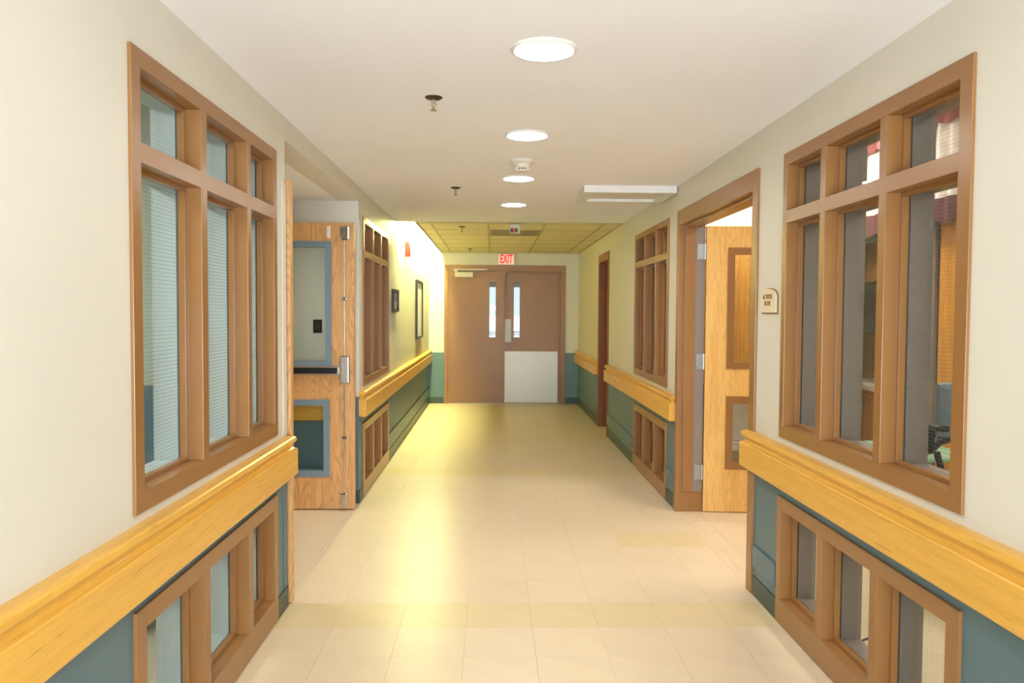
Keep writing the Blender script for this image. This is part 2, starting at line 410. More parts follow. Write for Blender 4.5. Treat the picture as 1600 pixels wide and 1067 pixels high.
# ------------------------------------------------------------------ windows
def window(n, side, outer, cols, rws, roommat, label):
    x = XO[side]; f = x-side*.010
    def X(e): return f+side*e
    ya, yb, za, zb = outer
    W_ = root('window_%d' % n, (x, (ya+yb)/2, za), label, 'window', kind='structure')
    G = .076; E = .17
    def members(e0, e1, mat, nm, oy=0, split=True):
        mb = MB()
        c0, c1, r0, r1 = cols[0][0], cols[-1][1], rws[0][0], rws[-1][1]
        mb.box(X(e0), X(e1), ya+oy, c0, za+oy*(za > .1), zb-oy); mb.box(X(e0), X(e1), c1, yb-oy, za+oy*(za > .1), zb-oy)
        mb.box(X(e0), X(e1), c0, c1, za+oy*(za > .1), r0); mb.box(X(e0), X(e1), c0, c1, r1, zb-oy)
        part(nm+'frame', mb, mat, W_, .0015 if e0 == 0 else 0)
        for (a, b), (c, d) in zip(cols, cols[1:]):
            part(nm+'mullion', MB().box(X(e0), X(e1), b, c, r0, r1), mat, W_, .0015 if e0 == 0 else 0)
        for (a, b), (c, d) in zip(rws, rws[1:]):
            for (p, q) in cols: part(nm+'transom', MB().box(X(e0+.0002), X(e1), p, q, b, c), mat, W_)
    members(0, G, M['brown'], '')
    members(G+.008, E, roommat, 'room_side_', .012)
    for (a, b) in cols:
        for (c, d) in rws:
            p = part('pane', MB().box(X(G), X(G+.006), a-.004, b+.004, c-.004, d+.004), M['glassL'], W_)
            mb = MB(); s_ = .014; e0, e1 = G-.024, G-.0005
            mb.box(X(e0), X(e1), a, a+s_, c, d); mb.box(X(e0), X(e1), b-s_, b, c, d)
            mb.box(X(e0), X(e1), a+s_, b-s_, c, c+s_); mb.box(X(e0), X(e1), a+s_, b-s_, d-s_, d)
            part('glazing_bead', mb, M['brown'], p, .001)
            mb = MB(); e0, e1 = G+.0085, G+.020; s_ = .008
            mb.box(X(e0), X(e1), a, a+s_, c, d); mb.box(X(e0), X(e1), b-s_, b, c, d)
            mb.box(X(e0), X(e1), a+s_, b-s_, c, c+s_); mb.box(X(e0), X(e1), a+s_, b-s_, d-s_, d)
            part('back_bead', mb, roommat, p)
    return W_
ROWS = [(.932, 1.866), (1.922, 2.130)]
colL = [(2.237, 2.690), (2.745, 3.190), (3.238, 3.572)]; colLb = [(2.237, 2.690), (2.745, 3.180), (3.238, 3.555)]
colR = [(2.237, 2.650), (2.700, 3.140), (3.190, 3.552)]
colRb = [(2.237, 2.650), (2.700, 3.100), (3.150, 3.552)]
window(1, -1, (2.180, 3.620, .873, 2.183), colL, ROWS, M['paleblue'], 'tall six-pane wired-glass window nearest on the left wall')
window(2, -1, (2.172, 3.612, .006, .598), colLb, [(.118, .536)], M['paleblue'], 'low three-pane wired-glass window under the nearest left handrail')
window(3, 1, (2.176, 3.600, .875, 2.187), colR, ROWS, M['taupe'], 'tall six-pane wired-glass window nearest on the right wall')
window(4, 1, (2.170, 3.604, .006, .598), colRb, [(.118, .538)], M['taupe'], 'low three-pane wired-glass window under the nearest right handrail')
c5 = [(6.08, 6.50), (6.55, 6.96), (7.01, 7.43)]
window(5, -1, (6.020, 7.490, .873, 2.183), c5, ROWS, M['brown'], 'tall six-pane window far along the left wall, beyond the opening')
window(6, -1, (6.010, 7.490, .006, .580), c5, [(.12, .520)], M['brown'], 'low three-pane window below the far left handrail')
c7 = [(6.01, 6.40), (6.45, 6.87), (6.92, 7.31)]
window(7, 1, (5.955, 7.370, .873, 2.178), c7, ROWS, M['brown'], 'tall six-pane window far along the right wall, beyond the open door')
window(8, 1, (5.955, 7.365, .006, .600), c7, [(.12, .535)], M['brown'], 'low three-pane window below the right handrail past the open door')

# ------------------------------------------------------------------ handrails
PROF = [(0, .652), (.046, .652), (.054, .657), (.056, .664), (.056, .772), (.0555, .778), (.052, .783), (.044, .785), (.037, .789), (.034, .796), (.035, .804),
        (.040, .811), (.047, .814), (.051, .820), (.052, .828), (.049, .836), (.042, .841), (.030, .844), (0, .844)]
def handrail(side, y0, y1, label, ends=(True, True), dz=0, axis='y', cap=None):
    x = XO[side]; dm = .056; rings = []
    def ring(fy): return [(x-side*d, fy(d), z+dz) for d, z in PROF]
    if ends[0]: rings.append([(x, y0+dm-d, z+dz) for d, z in PROF])
    rings.append(ring(lambda d: y0+(dm-d) if ends[0] else y0))
    n = max(2, int((y1-y0)/.5))
    rings.append(ring(lambda d: y1-(dm-d) if ends[1] else y1))
    if ends[1]: rings.append([(x, y1-dm+d, z+dz) for d, z in PROF])
    mb = MB().strip(rings, True)
    r = root('handrail', (x, (y0+y1)/2, .652+dz), label, 'handrail', 'oak handrails along the corridor')
    part('rail_board', mb, M['rail'], r)
    part('backing_strip', MB().box(x-side*.0005, x-side*.020, y0+.06, y1-.06, .63+dz, .6515+dz), M['teal'], r)
    return r
handrail(-1, -3.9, 3.80, 'long honey-oak handrail in the left foreground, below the nearest window')
handrail(1, -3.9, 4.03-.0, 'long honey-oak handrail in the right foreground, below the nearest window')
handrail(-1, 5.86, YF, 'honey-oak handrail on the far left wall running to the end wall', (True, False))
handrail(1, 5.66, 9.02, 'honey-oak handrail on the right wall between the open door and the brown doorway')
handrail(1, 9.90, YF, 'short honey-oak handrail at the far end of the right wall', (True, False))
r = root('handrail', (-1.6, 5.85, .65), 'honey-oak handrail seen through the low glass of the left oak door', 'handrail', 'oak handrails along the corridor')
part('rail_board', MB().strip([[(xx, 5.85-d, z-.02) for d, z in PROF] for xx in (-2.0, -1.10)]), M['railx'], r)

# wainscot boards and baseboards
def seg(side, y0, y1, n):
    x = XO[side]
    tag(part('trim_%d' % n, MB().box(x, x-side*.012, y0, y1, .150, .262), M['teal'], None, .002, at=(x, y0, 0)), None, None, kind='structure')
segs = [(-1, 3.64, 3.78), (1, 3.62, 3.93), (-1, 7.50, YF), (1, 5.69, 5.94), (1, 7.38, 9.02), (1, 9.91, YF), (-1, 5.86, 6.0)]
for n, (sd, a, b) in enumerate(segs, 1): 
    if (b-a) > .2: seg(sd, a, b, n)
def baseb(name, lst):
    mb = MB()
    for x0, x1, y0, y1 in lst: mb.box(x0, x1, y0, y1, 0, .10)
    tag(part(name, mb, M['base'], None, .0015), None, None, kind='structure')
b_ = .007
baseb('baseboard_left', [(XL, XL+b_, a, b) for a, b in ((-4, 2.168), (3.615, 3.79+b_), (5.85, 6.006), (7.494, YF))]+[(-2.0, XL, 5.85-b_, 5.85), (-2.0, XL, 3.79, 3.79+b_)])
baseb('baseboard_right', [(XR-b_, XR, a, b) for a, b in ((-4, 2.166), (3.608, 3.935), (5.675, 5.95), (7.37, 9.025), (9.905, YF))])
baseb('baseboard_back', [(XL+b_, -.768, YF-b_, YF), (1.152, XR-b_, YF-b_, YF)])

# corner guards
g = root('corner_guard', (XL, 3.74, 0), 'cream vertical corner guard at the near edge of the left opening, teal below the rail', 'corner guard')
def L(x, y, sx, sy, w_, z0, z1, t=.004):
    return MB().box(x, x+sx*t, y, y+sy*w_, z0, z1).box(x+sx*t, x-sx*w_, y-sy*t, y, z0, z1)
part('upper_strip', L(XL, 3.79, 1, -1, .055, .845, 2.062), M['cream'], g, .001)
part('lower_strip', L(XL, 3.79, 1, -1, .055, .105, .650), M['teal'], g, .001, label='teal painted lower strip')
g = root('corner_guard', (XL, 5.85, 0), 'cream vertical corner guard at the far edge of the left opening, beside the oak door', 'corner guard')
part('upper_strip', L(XL, 5.85, 1, 1, .055, TZ+.04, 2.130), M['cream'], g, .001)
part('lower_strip', L(XL, 5.85, 1, 1, .055, .105, .648), M['teal'], g, .001, label='teal painted lower strip')

# ------------------------------------------------------------------ doors
def leaf(parent, loc, rotz, s, wd, ht, th, mat, lites, litemat, glass, name='leaf', lw=.045):
    """leaf in local coords: x along width, front face at y=0 looking towards -y*s"""
    lf = bpy.data.objects.new(name, None)
    mb = MB()
    for a, b, c, d in cells(0, wd, 0, ht, lites): mb.box(a, b, 0, s*th, c, d)
    lf = link(name, mb.mesh(name, mat), parent); lf.location = Vector(loc)-parent.location; lf.rotation_euler.z = rotz
    for (a, b, c, d) in lites:
        mb = MB()
        for p, q, r_, t_ in cells(a-.012, b+.012, c-.012, d+.012, [(a+lw-.012, b-lw+.012, c+lw-.012, d-lw+.012)]):
            mb.box(p, q, -s*.007, s*(th+.007), r_, t_)
        k = link('lite_frame', mb.mesh('lite_frame', litemat, 0), lf)
        i = lw-.014
        k = link('pane', MB().box(a+i, b-i, s*th*.5, s*(th*.5+.005), c+i, d-i).mesh('pane', glass), lf)
    return lf
def sub(name, mb, mat, lf, bevel=0, smooth=False, label=None):
    o = link(name, mb.mesh(name, mat, bevel, smooth), lf)
    if label: o['label'] = label
    return o

# door_1: far double doors
d = root('door_1', (.19, YF, 0), 'brown painted steel double doors closing the far end of the corridor', 'door', kind='structure')
mb = MB()
mb.box(-.764, -.705, YF-.015, YF+.14, 0, 2.186); mb.box(1.075, 1.152, YF-.015, YF+.14, 0, 2.186); mb.box(-.705, 1.075, YF-.015, YF+.14, 2.092, 2.186)
mb.box(1.045, 1.075, YF+.045, YF+.14, 0, 2.092); mb.box(.192, 1.045, YF+.045, YF+.14, 2.066, 2.092)
part('frame', mb, M['brown2'], d, .0015)
L1 = leaf(d, (-.7045, YF+.000, .008), 0, 1, .891, 2.0835, .045, M['brown2'], [(.640, .766, 1.030, 1.935)], M['brown2'], M['glassD'], lw=.026)
L2 = leaf(d, (.170, YF+.060, .008), 0, 1, .8745, 2.0575, .045, M['brown2'], [(.152, .274, 1.030, 1.935)], M['brown2'], M['glassD'], lw=.026)
sub('closer_box', MB().box(.110, .395, -.065, -.002, 1.985, 2.063), M['closer'], L1, .004)
sub('closer_arm', MB().box(.09, .62, -.072, -.052, 2.094, 2.116).box(.10, .15, -.060, -.035, 2.063, 2.094), M['offwhite'], L1, .003)
sub('push_plate', MB().box(.026, .125, -.004, -.0002, .965, 1.330), M['steel'], L2, .001)
sub('kick_plate', MB().box(.024, .870, -.004, -.0002, .006, .818), M['kick'], L2, .001)
for z in (.25, 1.05, 1.85): sub('hinge', MB().tube([(-.004, -.010, z-.055), (-.004, -.010, z+.055)], .008, 10), M['brown2'], L1)

# door_2: activity room door, open
d = root('door_2', (XR, 4.8, 0), 'open oak door in a tan-brown steel frame on the right wall', 'door', kind='structure')
mb = MB(); xf = XR-.012
mb.box(xf, 1.535, 3.945, 4.025, 0, 2.190); mb.box(xf, 1.535, 5.605, 5.672, 0, 2.190); mb.box(xf, 1.535, 4.025, 5.605, 2.085, 2.190)
part('frame', mb, M['brown'], d, .002)
mb = MB(); mb.box(1.388, 1.462, 5.588, 5.605, .150, 2.085); mb.box(1.388, 1.462, 4.025, 4.042, .150, 2.085); mb.box(1.388, 1.462, 4.042, 5.588, 2.068, 2.085)
part('door_stop', mb, M['brown'], d, .002)
mb = MB(); mb.box(1.4625, 1.534, 5.603, 5.6049, .150, 2.07); part('rabbet_strip', mb, M['taupe'], d)
LF = leaf(d, (1.540, 5.585, .006), math.radians(-4.5), 1, 1.05, 2.070, .045, M['oakgold'], [(.165, .885, 1.055, 1.905), (.165, .885, .325, .832)], M['brown'], M['glassD'], lw=.05)
for z in (.29, 1.10, 1.895):
    mb = MB(); mb.box(1.478, 1.530, 5.5995, 5.6029, z-.055, z+.055).tube([(1.532, 5.594, z-.057), (1.532, 5.594, z+.057)], .008, 10)
    part('hinge', mb, M['galv'], d)
sub('lever_handle', MB().box(.96, 1.01, -.012, -.0005, .92, 1.08).tube([(.985, -.012, 1.0), (.985, -.05, 1.0), (.87, -.05, 1.0)], .009), M['satin'], LF)

# door_3: recessed doorway far right
d = root('door_3', (XR, 9.47, 0), 'dark brown doorway near the far end of the right wall', 'door', kind='structure')
mb = MB(); mb.box(XR-.010, XR+WT+.01, 9.030, 9.100, 0, 2.172); mb.box(XR-.010, XR+WT+.01, 9.83, 9.900, 0, 2.172); mb.box(XR-.010, XR+WT+.01, 9.100, 9.83, 2.070, 2.172)
part('frame', mb, M['darkbrown'], d, .002)
part('leaf', MB().box(XR+.105, XR+.15, 9.104, 9.826, .006, 2.066), M['brown2'], d, .001)
part('door_handle', MB().box(XR+.098, XR+.105, 9.15, 9.19, .93, 1.07).tube([(XR+.098, 9.17, 1.0), (XR+.06, 9.17, 1.0), (XR+.06, 9.27, 1.0)], .009), M['satin'], d)

# door_4: double doors of the left opening, both leaves folded back
XD = -2.0
d = root('door_4', (XD, 4.82, 0), 'oak double doors folded open in the left opening', 'door', kind='structure')
mb = MB(); mb.box(XD-.12, XD+.01, 3.79, 3.86, 0, 2.27); mb.box(XD-.12, XD+.01, 5.74, 5.85, 0, 2.27); mb.box(XD-.12, XD+.01, 3.86, 5.74, 2.10, 2.27)
part('frame', mb, M['bluegrey'], d, .002)
LZ = [(.300, .825, 1.045, 1.932), (.300, .810, .248, .788)]
def panic(lf, s):
    def Yb(a): return -s*a
    sub('panic_bar', MB().box(.12, .96, Yb(.001), Yb(.030), .980, 1.045), M['satin'], lf, .002)
    sub('push_pad', MB().box(.16, .885, Yb(.030), Yb(.052), .992, 1.034), M['black'], lf, .004)
    sub('end_cap', MB().box(.887, .935, Yb(.030), Yb(.046), .990, 1.036), M['offwhite'], lf, .002)
    sub('latch_case', MB().box(.905, .972, Yb(.001), Yb(.060), .920, 1.120), M['satin'], lf, .010)
    sub('top_latch', MB().box(.908, .974, Yb(.001), Yb(.046), 1.948, 2.052), M['chrome'], lf, .012)
    sub('bottom_latch', MB().box(.905, .955, Yb(.001), Yb(.040), .014, .122), M['chrome'], lf, .010)
    sub('latch_rod', MB().tube([(.933, Yb(.020), 1.12), (.933, Yb(.020), 1.955)], .005), M['chrome'], lf)
    sub('latch_rod', MB().tube([(.933, Yb(.020), .12), (.933, Yb(.020), .925)], .005), M['chrome'], lf)
    for z in (.525, 1.530): sub('rod_guide', MB().box(.915, .951, Yb(.001), Yb(.030), z-.013, z+.013), M['chrome'], lf, .004)
    sub('strike_plate', MB().box(.806, .832, Yb(.0005), Yb(.006), 1.965, 2.052), M['white'], lf, .002)
    for z in (.25, 1.05, 1.85): sub('hinge', MB().tube([(-.004, Yb(.006), z-.055), (-.004, Yb(.006), z+.055)], .008), M['satin'], lf)
LA = leaf(d, (-2.0, 5.650, .008), 0, 1, 1.000, 2.076, .045, M['oakdoor'], LZ, M['bluegrey'], M['glassP'])
panic(LA, 1)
LB = leaf(d, (-1.985, 3.8675, .008), 0, -1, 1.000, 2.076, .045, M['oakdoor'], LZ, M['bluegrey'], M['glassP'])
panic(LB, -1)
tag(LA, 'oak leaf folded back against the far side of the opening'); tag(LB, 'oak leaf seen edge-on at the near side of the opening')

# ------------------------------------------------------------------ ceiling fittings
def downlight(y, label, x=.176):
    t = root('recessed_downlight', (x, y, ZC), label, 'light', 'round recessed downlights along the corridor')
    part('trim_ring', MB().lathe(x, y, [(.100, ZC-.0005), (.101, ZC-.006), (.106, ZC-.010), (.113, ZC-.008), (.119, ZC-.002), (.120, ZC-.0003)], 48, False), M['white'], t, 0, True)
    part('lens', MB().lathe(x, y, [(.0995, ZC-.0008), (.0995, ZC-.0022), (.06, ZC-.0042), (.012, ZC-.0055)], 48, True), M['lens'], t, 0, True)
for i, y in enumerate((2.775, 4.10, 5.42, 6.735)):
    downlight(y, ['nearest and largest of the glowing round ceiling downlights', 'second glowing round downlight from the camera, before the smoke detector',
                  'third glowing round downlight, just beyond the smoke detector', 'farthest glowing round downlight, before the ceiling tiles'][i])

s = root('smoke_detector', (.175, 4.80, ZC), 'white round smoke detector hanging from the ceiling between two downlights', 'smoke detector')
cx, cy = .175, 4.80
part('base', MB().lathe(cx, cy, [(.076, ZC), (.077, ZC-0.0096), (.070, ZC-0.0176), (.052, ZC-0.0240)], 40), M['offwhite'], s, 0, True)
part('body', MB().lathe(cx, cy, [(.053, ZC-0.0224), (.050, ZC-0.0352), (.042, ZC-0.0480)], 40), M['offwhite'], s, 0, True)
mb = MB()
for k in range(14):
    a = 2*math.pi*k/14; px, py = cx+.039*math.cos(a), cy+.039*math.sin(a); mb.box(px-.004, px+.004, py-.004, py+.004, ZC-0.0592, ZC-0.0464)
part('vent_rib', mb, M['offwhite'], s)
part('core', MB().lathe(cx, cy, [(.033, ZC-0.0480), (.033, ZC-0.0592)], 24), M['black'], s)
part('cap', MB().lathe(cx, cy, [(.040, ZC-0.0592), (.036, ZC-0.0656), (.022, ZC-0.0704)], 32), M['offwhite'], s, 0, True)
part('indicator', MB().lathe(cx-.036, cy-.032, [(.004, ZC-0.0384), (.004, ZC-0.0400)], 8), M['black'], s)

def sprinkler(x, y, label, z=ZC):
    s = root('sprinkler_head', (x, y, z), label, 'sprinkler', 'ceiling sprinkler heads')
    part('escutcheon', MB().lathe(x, y, [(.038, z), (.038, z-.002), (.030, z-.008), (.012, z-.011)], 32), M['bronze'], s, 0, True)
    mb = MB().lathe(x, y, [(.009, z-.008), (.009, z-.022)], 12)
    for sgn in (-1, 1): mb.tube([(x+sgn*.007, y, z-.018), (x+sgn*.012, y, z-.030), (x+sgn*.003, y, z-.046)], .0025, 8)
    part('frame_arms', mb, M['chrome'], s, 0, True)
    part('bulb', MB().lathe(x, y, [(.0025, z-.022), (.003, z-.030), (.002, z-.042)], 10), M['steel'], s)
    mb = MB().lathe(x, y, [(.003, z-.044), (.004, z-.052), (.013, z-.055), (.014, z-.057)], 20)
    for k in range(8):
        a = k*math.pi/4; mb.box(x+.012*math.cos(a)-.002, x+.012*math.cos(a)+.002, y+.012*math.sin(a)-.002, y+.012*math.sin(a)+.002, z-.0575, z-.0545)
    part('deflector', mb, M['brass'], s)
sprinkler(-.260, 3.415, 'nearest pendent sprinkler head, bronze plate, left of the downlights')
sprinkler(-.281, 5.864, 'second pendent sprinkler head on the plain ceiling')
sprinkler(-.338, 8.533, 'pendent sprinkler head in the near rows of ceiling tiles')
sprinkler(-.337, 11.50, 'farthest pendent sprinkler head, small, near the end wall')

b = root('ceiling_panel_box', (1.0, 6.0, ZC), 'white square surface-mounted ceiling frame with recessed centre beside the right wall', 'ceiling panel')
mb = MB(); bx0, bx1, by0, by1, bz = .664, 1.346, 5.700, 6.250, ZC-.050
for a, c, e, f_ in cells(bx0, bx1, by0, by1, [(bx0+.075, bx1-.075, by0+.075, by1-.075)]): mb.box(a, c, e, f_, bz, ZC)
part('frame', mb, M['white'], b)
part('recessed_panel', MB().box(bx0+.075, bx1-.075, by0+.075, by1-.075, bz+.022, ZC-.001), M['offwhite'], b)

c = root('indicator_lamp_box', (.229, 8.22, ZC), 'small grey ceiling box with dark face, red and green lights, above the exit sign', 'indicator')
part('housing', MB().box(.178, .284, 8.20, 8.29, ZC-.098, ZC-.006), M['offwhite'], c, .003)
part('dark_face', MB().box(.184, .258, 8.194, 8.1999, ZC-.092, ZC-.050), M['black'], c, .001)
part('red_light', MB().box(.210, .232, 8.190, 8.1939, ZC-.090, ZC-.052), M['redled'], c)
part('green_light', MB().box(.243, .252, 8.190, 8.1939, ZC-.088, ZC-.056), M['greenled'], c)

# text
def text_mesh(txt, size, depth, bold=0.0, xs=1.0):
    cu = bpy.data.curves.new('t', 'FONT'); cu.body = txt; cu.size = size; cu.extrude = depth; cu.offset = bold; cu.align_x = 'CENTER'; cu.align_y = 'CENTER'
    o = bpy.data.objects.new('t', cu); COL.objects.link(o); bpy.context.view_layer.update()
    me = bpy.data.meshes.new_from_object(o.evaluated_get(bpy.context.evaluated_depsgraph_get()))
    bpy.data.objects.remove(o); me.transform(Matrix.Diagonal((xs, 1, 1, 1))); return me
e = root('exit_sign', (.21, YF, 2.19), 'illuminated red EXIT sign on the wall above the double doors', 'sign')
part('housing', MB().box(.088, .352, YF-.050, YF, 2.190, 2.362), M['offwhite'], e, .004)
part('face', MB().box(.094, .328, YF-.054, YF-.0502, 2.196, 2.356), M['exitface'], e)
me = text_mesh('EXIT', .185, .001, .004, .52); me.materials.clear(); me.materials.append(M['exitred'])
o = link('lettering', me, e, (.001, -.0552, .086)); o.rotation_euler = (math.pi/2, 0, 0); o['label'] = 'red capital letters EXIT'

# room sign
sg = root('room_sign', (XR, 3.765, 1.45), 'cream arched room sign reading ACTIVITIES ROOM between the open door and right window', 'sign')
def arch(y0, y1, z0, z1, rise, xa, xb):
    pts = [(y0, z0), (y1, z0), (y1, z1-rise)]; n = 14; yc = (y0+y1)/2; hw = (y1-y0)/2
    for k in range(1, n): a = math.pi*k/n; pts.append((yc+hw*math.cos(a), z1-rise+rise*math.sin(a)))
    pts.append((y0, z1-rise)); m = MB(); m.strip([[(xa, y, z) for y, z in pts], [(xb, y, z) for y, z in pts]]); return m
part('backing', arch(3.655, 3.872, 1.448, 1.574, .040, XR, XR-.006), M['signtext'], sg)
part('plaque', arch(3.663, 3.872, 1.455, 1.570, .038, XR-.0062, XR-.012), M['signface'], sg)
for txt, z, sz in (('ACTIVITIES', 1.531, .033), ('ROOM', 1.499, .033)):
    me = text_mesh(txt, sz, .0008, 0, .78 if len(txt) > 5 else .8); me.materials.clear(); me.materials.append(M['signtext'])
    o = link('lettering', me, sg); o.location = Vector((XR-.0130, 3.772, z))-sg.location
    o.matrix_local = Matrix(((0, 0, -1, o.location.x), (-1, 0, 0, o.location.y), (0, 1, 0, o.location.z), (0, 0, 0, 1))); o['label'] = 'brown letters '+txt

# left wall: alarm and framed pictures
a = root('fire_alarm', (XL, 9.0, 2.08), 'red fire alarm strobe high on the far left wall', 'alarm')
part('housing', MB().box(XL, XL+.050, 8.92, 9.05, 2.080, 2.245), M['red'], a, .006)
part('strobe_lens', MB().box(XL+.050, XL+.075, 8.945, 9.025, 2.180, 2.235), M['white'], a, .008)
part('horn_grille', MB().box(XL+.050, XL+.054, 8.94, 9.03, 2.095, 2.165), M['red'], a, .001)
def picture(y0, y1, z0, z1, label, inner, dep=.028, fr=.03):
    p = root('framed_picture', (XL, (y0+y1)/2, z0), label, 'picture')
    mb = MB()
    for q, r_, s_, t_ in cells(y0, y1, z0, z1, [(y0+fr, y1-fr, z0+fr, z1-fr)]): mb.box(XL+.002, XL+dep, q, r_, s_, t_)
    part('frame', mb, M['black'], p)
    part('print', MB().box(XL+.002, XL+dep*.45, y0+fr, y1-fr, z0+fr, z1-fr), inner, p)
picture(7.735, 8.14, 1.445, 1.672, 'small black-framed picture on the left wall past the far window', M['pic'])
picture(10.10, 10.92, 1.090, 1.862, 'large tall black-framed picture nearest the end wall on the left', M['picglare'], .032)  # white inner colour carries the glare on this picture
p = root('wall_switch_plate', (-1.31, 5.85, 1.29), 'small dark wall plate seen through the upper glass of the left oak door', 'wall plate')
part('plate', MB().box(-1.34, -1.275, 5.842, 5.85, 1.285, 1.385), M['black'], p, .001)
part('rocker', MB().box(-1.322, -1.293, 5.838, 5.8419, 1.31, 1.36), M['bronze'], p)

# ------------------------------------------------------------------ office beyond the left windows
sn = [20]
def struct(name, mb, mat, label=None, cat=None): return tag(part(name, mb, mat), label, cat, kind='structure')
mb = MB(); mb.box(-4.1, -4.0, -2, 5.85, 0, 2.5); mb.box(-4.1, XL-WT, -2.1, -2, 0, 2.5)
struct('wall_office', mb, M['dimwall'], 'plain wall of the office and lobby beyond the left wall', 'wall')
mb = MB(); mb.box(-4.0, XL-WT, 3.635, 3.649, .10, 1.10, 1); mb.box(-4.0, XL-WT, 3.635, 3.649, 1.10, 2.42, 0); mb.box(-4.0, XL-WT, 3.628, 3.649, 0, .10, 1)
struct('wall_office_end', mb, [M['dimwall'], M['teal']], 'office end wall with teal lower part, seen through the near left window', 'wall')
struct('ceiling_office', MB().box(-4.1, XL-WT, -2.1, 3.65, 2.45, 2.5).box(-4.1, XD-.0, 3.79, 5.85, 2.45, 2.5), M['ceil'], 'office ceiling beyond the left wall', 'ceiling')
def added_panel_light(x, y, z, sx, sy, label, st, colr):  # unseen fixtures, added to brighten the rooms beside the corridor
    t = root('added_panel_light', (x, y, z), label, 'light')
    mb = MB()
    for q, r_, s_, t_ in cells(x-sx, x+sx, y-sy, y+sy, [(x-sx+.03, x+sx-.03, y-sy+.03, y+sy-.03)]): mb.box(q, r_, s_, t_, z-.03, z)
    part('frame', mb, M['white'], t)
    part('lens', MB().box(x-sx+.03, x+sx-.03, y-sy+.03, y+sy-.03, z-.02, z-.002), emit('added_panel_lens', colr, st), t)
added_panel_light(-2.2, 1.9, 2.45, .3, .6, 'added panel light on the office ceiling beyond the left windows', 24, (.95, 1, .98))
added_panel_light(-3.0, 4.8, 2.45, .3, .3, 'added panel light on the lobby ceiling beyond the left oak doors', 30, (1, .95, .85))
cb = root('low_cabinet', (-1.95, 3.4, 0), 'teal-grey low office cabinet behind the near left window', 'cabinet')
part('body', MB().box(-2.5, -1.6, 3.30, 3.62, .08, .70), M['teal'], cb, .003)
part('top', MB().box(-2.53, -1.57, 3.28, 3.625, .70, .725), M['paleblue'], cb, .003)
for k in (0, 1): part('door', MB().box(-2.48+k*.44, -2.06+k*.44, 3.286, 3.2995, .12, .67), M['teal'], cb, .003)
part('plinth', MB().box(-2.48, -1.62, 3.33, 3.60, 0, .08), M['base'], cb)

mb = MB(); mb.box(-4.1, -4.0, 5.85, 12.5, 0, 2.5); mb.box(-4.0, XL-WT, 12.36, 12.5, 0, 2.5)
struct('wall_storeroom', mb, M['dimwall'], 'walls of the room behind the far left windows', 'wall')
struct('ceiling_storeroom', MB().box(-4.1, XL-WT, 5.99, 12.5, 2.45, 2.5), M['ceil'], 'ceiling of the room behind the far left windows', 'ceiling')
added_panel_light(-2.6, 8.0, 2.45, .3, .6, 'added panel light of the room behind the far left windows', 4, (1, .95, .85))
# ------------------------------------------------------------------ activity room beyond the right windows
RX = 4.6
mb = MB(); mb.box(RX, RX+.1, -1, 9, 0, 3.0); mb.box(XR+WT, RX, -1.1, -1, 0, 3.0); mb.box(XR+WT, RX, 8.0, 8.1, 0, 3.0)
struct('wall_activity_room', mb, M['cream'], 'cream walls of the activity room beyond the right wall', 'wall')
struct('ceiling_activity_room', MB().box(XR+WT, RX+.1, -1.1, 8.1, 2.95, 3.0), M['ceil'], 'activity room ceiling', 'ceiling')
added_panel_light(3.0, 4.0, 2.95, .3, .6, 'added panel light over the activity room, in front of the open door', 26, (1, .95, .82))
added_panel_light(2.5, 5.98, 2.95, .6, .25, 'added panel light over the activity room, behind the open door', 28, (1, .95, .82))  # added to light the cupboard and heater behind the leaf
added_panel_light(3.0, 1.8, 2.95, .3, .6, 'added panel light over the activity room, beside the near right window', 20, (1, .95, .82))
# closet behind the far right doorway
mb = MB(); mb.box(XR+WT+.55, XR+WT+.6, 8.1, 10.4, 0, 2.6); mb.box(XR+WT, XR+WT+.6, 10.4, 10.45, 0, 2.6); mb.box(XR+WT, XR+WT+.6, 8.1, 10.45, 2.6, 2.65)
struct('wall_closet', mb, M['cream'], 'closet walls behind the far right doorway', 'wall')

# panelled oak wall unit against x=3.2 with curtain valance above
u = root('oak_wall_unit', (3.3, 5.6, 0), 'tall golden oak wall unit seen through the near right window', 'cabinet')
ux = 3.22
part('carcass', MB().box(ux+.02, ux+.45, 5.87, 7.6, .08, .80), M['oakcab'], u, .003)
part('plinth', MB().box(ux+.06, ux+.42, 4.12, 7.58, 0, .08), M['taupe'], u)
part('worktop', MB().box(ux-.02, ux+.46, 5.87, 7.62, .80, .84), M['white'], u, .003)
for k in range(2):
    y = 5.90+k*.86; dr = part('door', MB().box(ux+.004, ux+.0198, y, y+.82, .12, .77), M['oakcab'], u, .003)
    part('handle', MB().tube([(ux+.004, y+.74, .60), (ux-.016, y+.74, .60), (ux-.016, y+.74, .70), (ux+.004, y+.74, .70)], .005), M['steel'], dr)
part('tall_cabinet', MB().box(ux+.10, ux+.46, 4.10, 5.70, .081, 2.50), M['oakcab'], u, .003)
for k in range(2): part('tall_door', MB().box(ux+.082, ux+.0998, 4.12+k*.79, 4.89+k*.79, .11, 2.47), M['oakcab'], u, .003)
part('post', MB().box(ux+.06, ux+.46, 5.71, 5.85, .081, 2.50), M['taupe'], u, .002)
part('upper_cabinet', MB().box(ux+.12, ux+.46, 5.87, 7.6, 1.74, 2.08), M['oakcab'], u, .003)
part('paper_board', MB().box(ux+.42, ux+.46, 5.87, 7.6, 1.27, 1.7399), M['paper'], u)
part('back_panel', MB().box(ux+.40, ux+.46, 5.87, 7.6, .841, 1.2699), M['oakcab'], u)
va = root('window_valance', (3.1, 5.4, 2.0), 'white valance with dusty rose ruffle edges above the oak unit, seen through the right window', 'curtain')
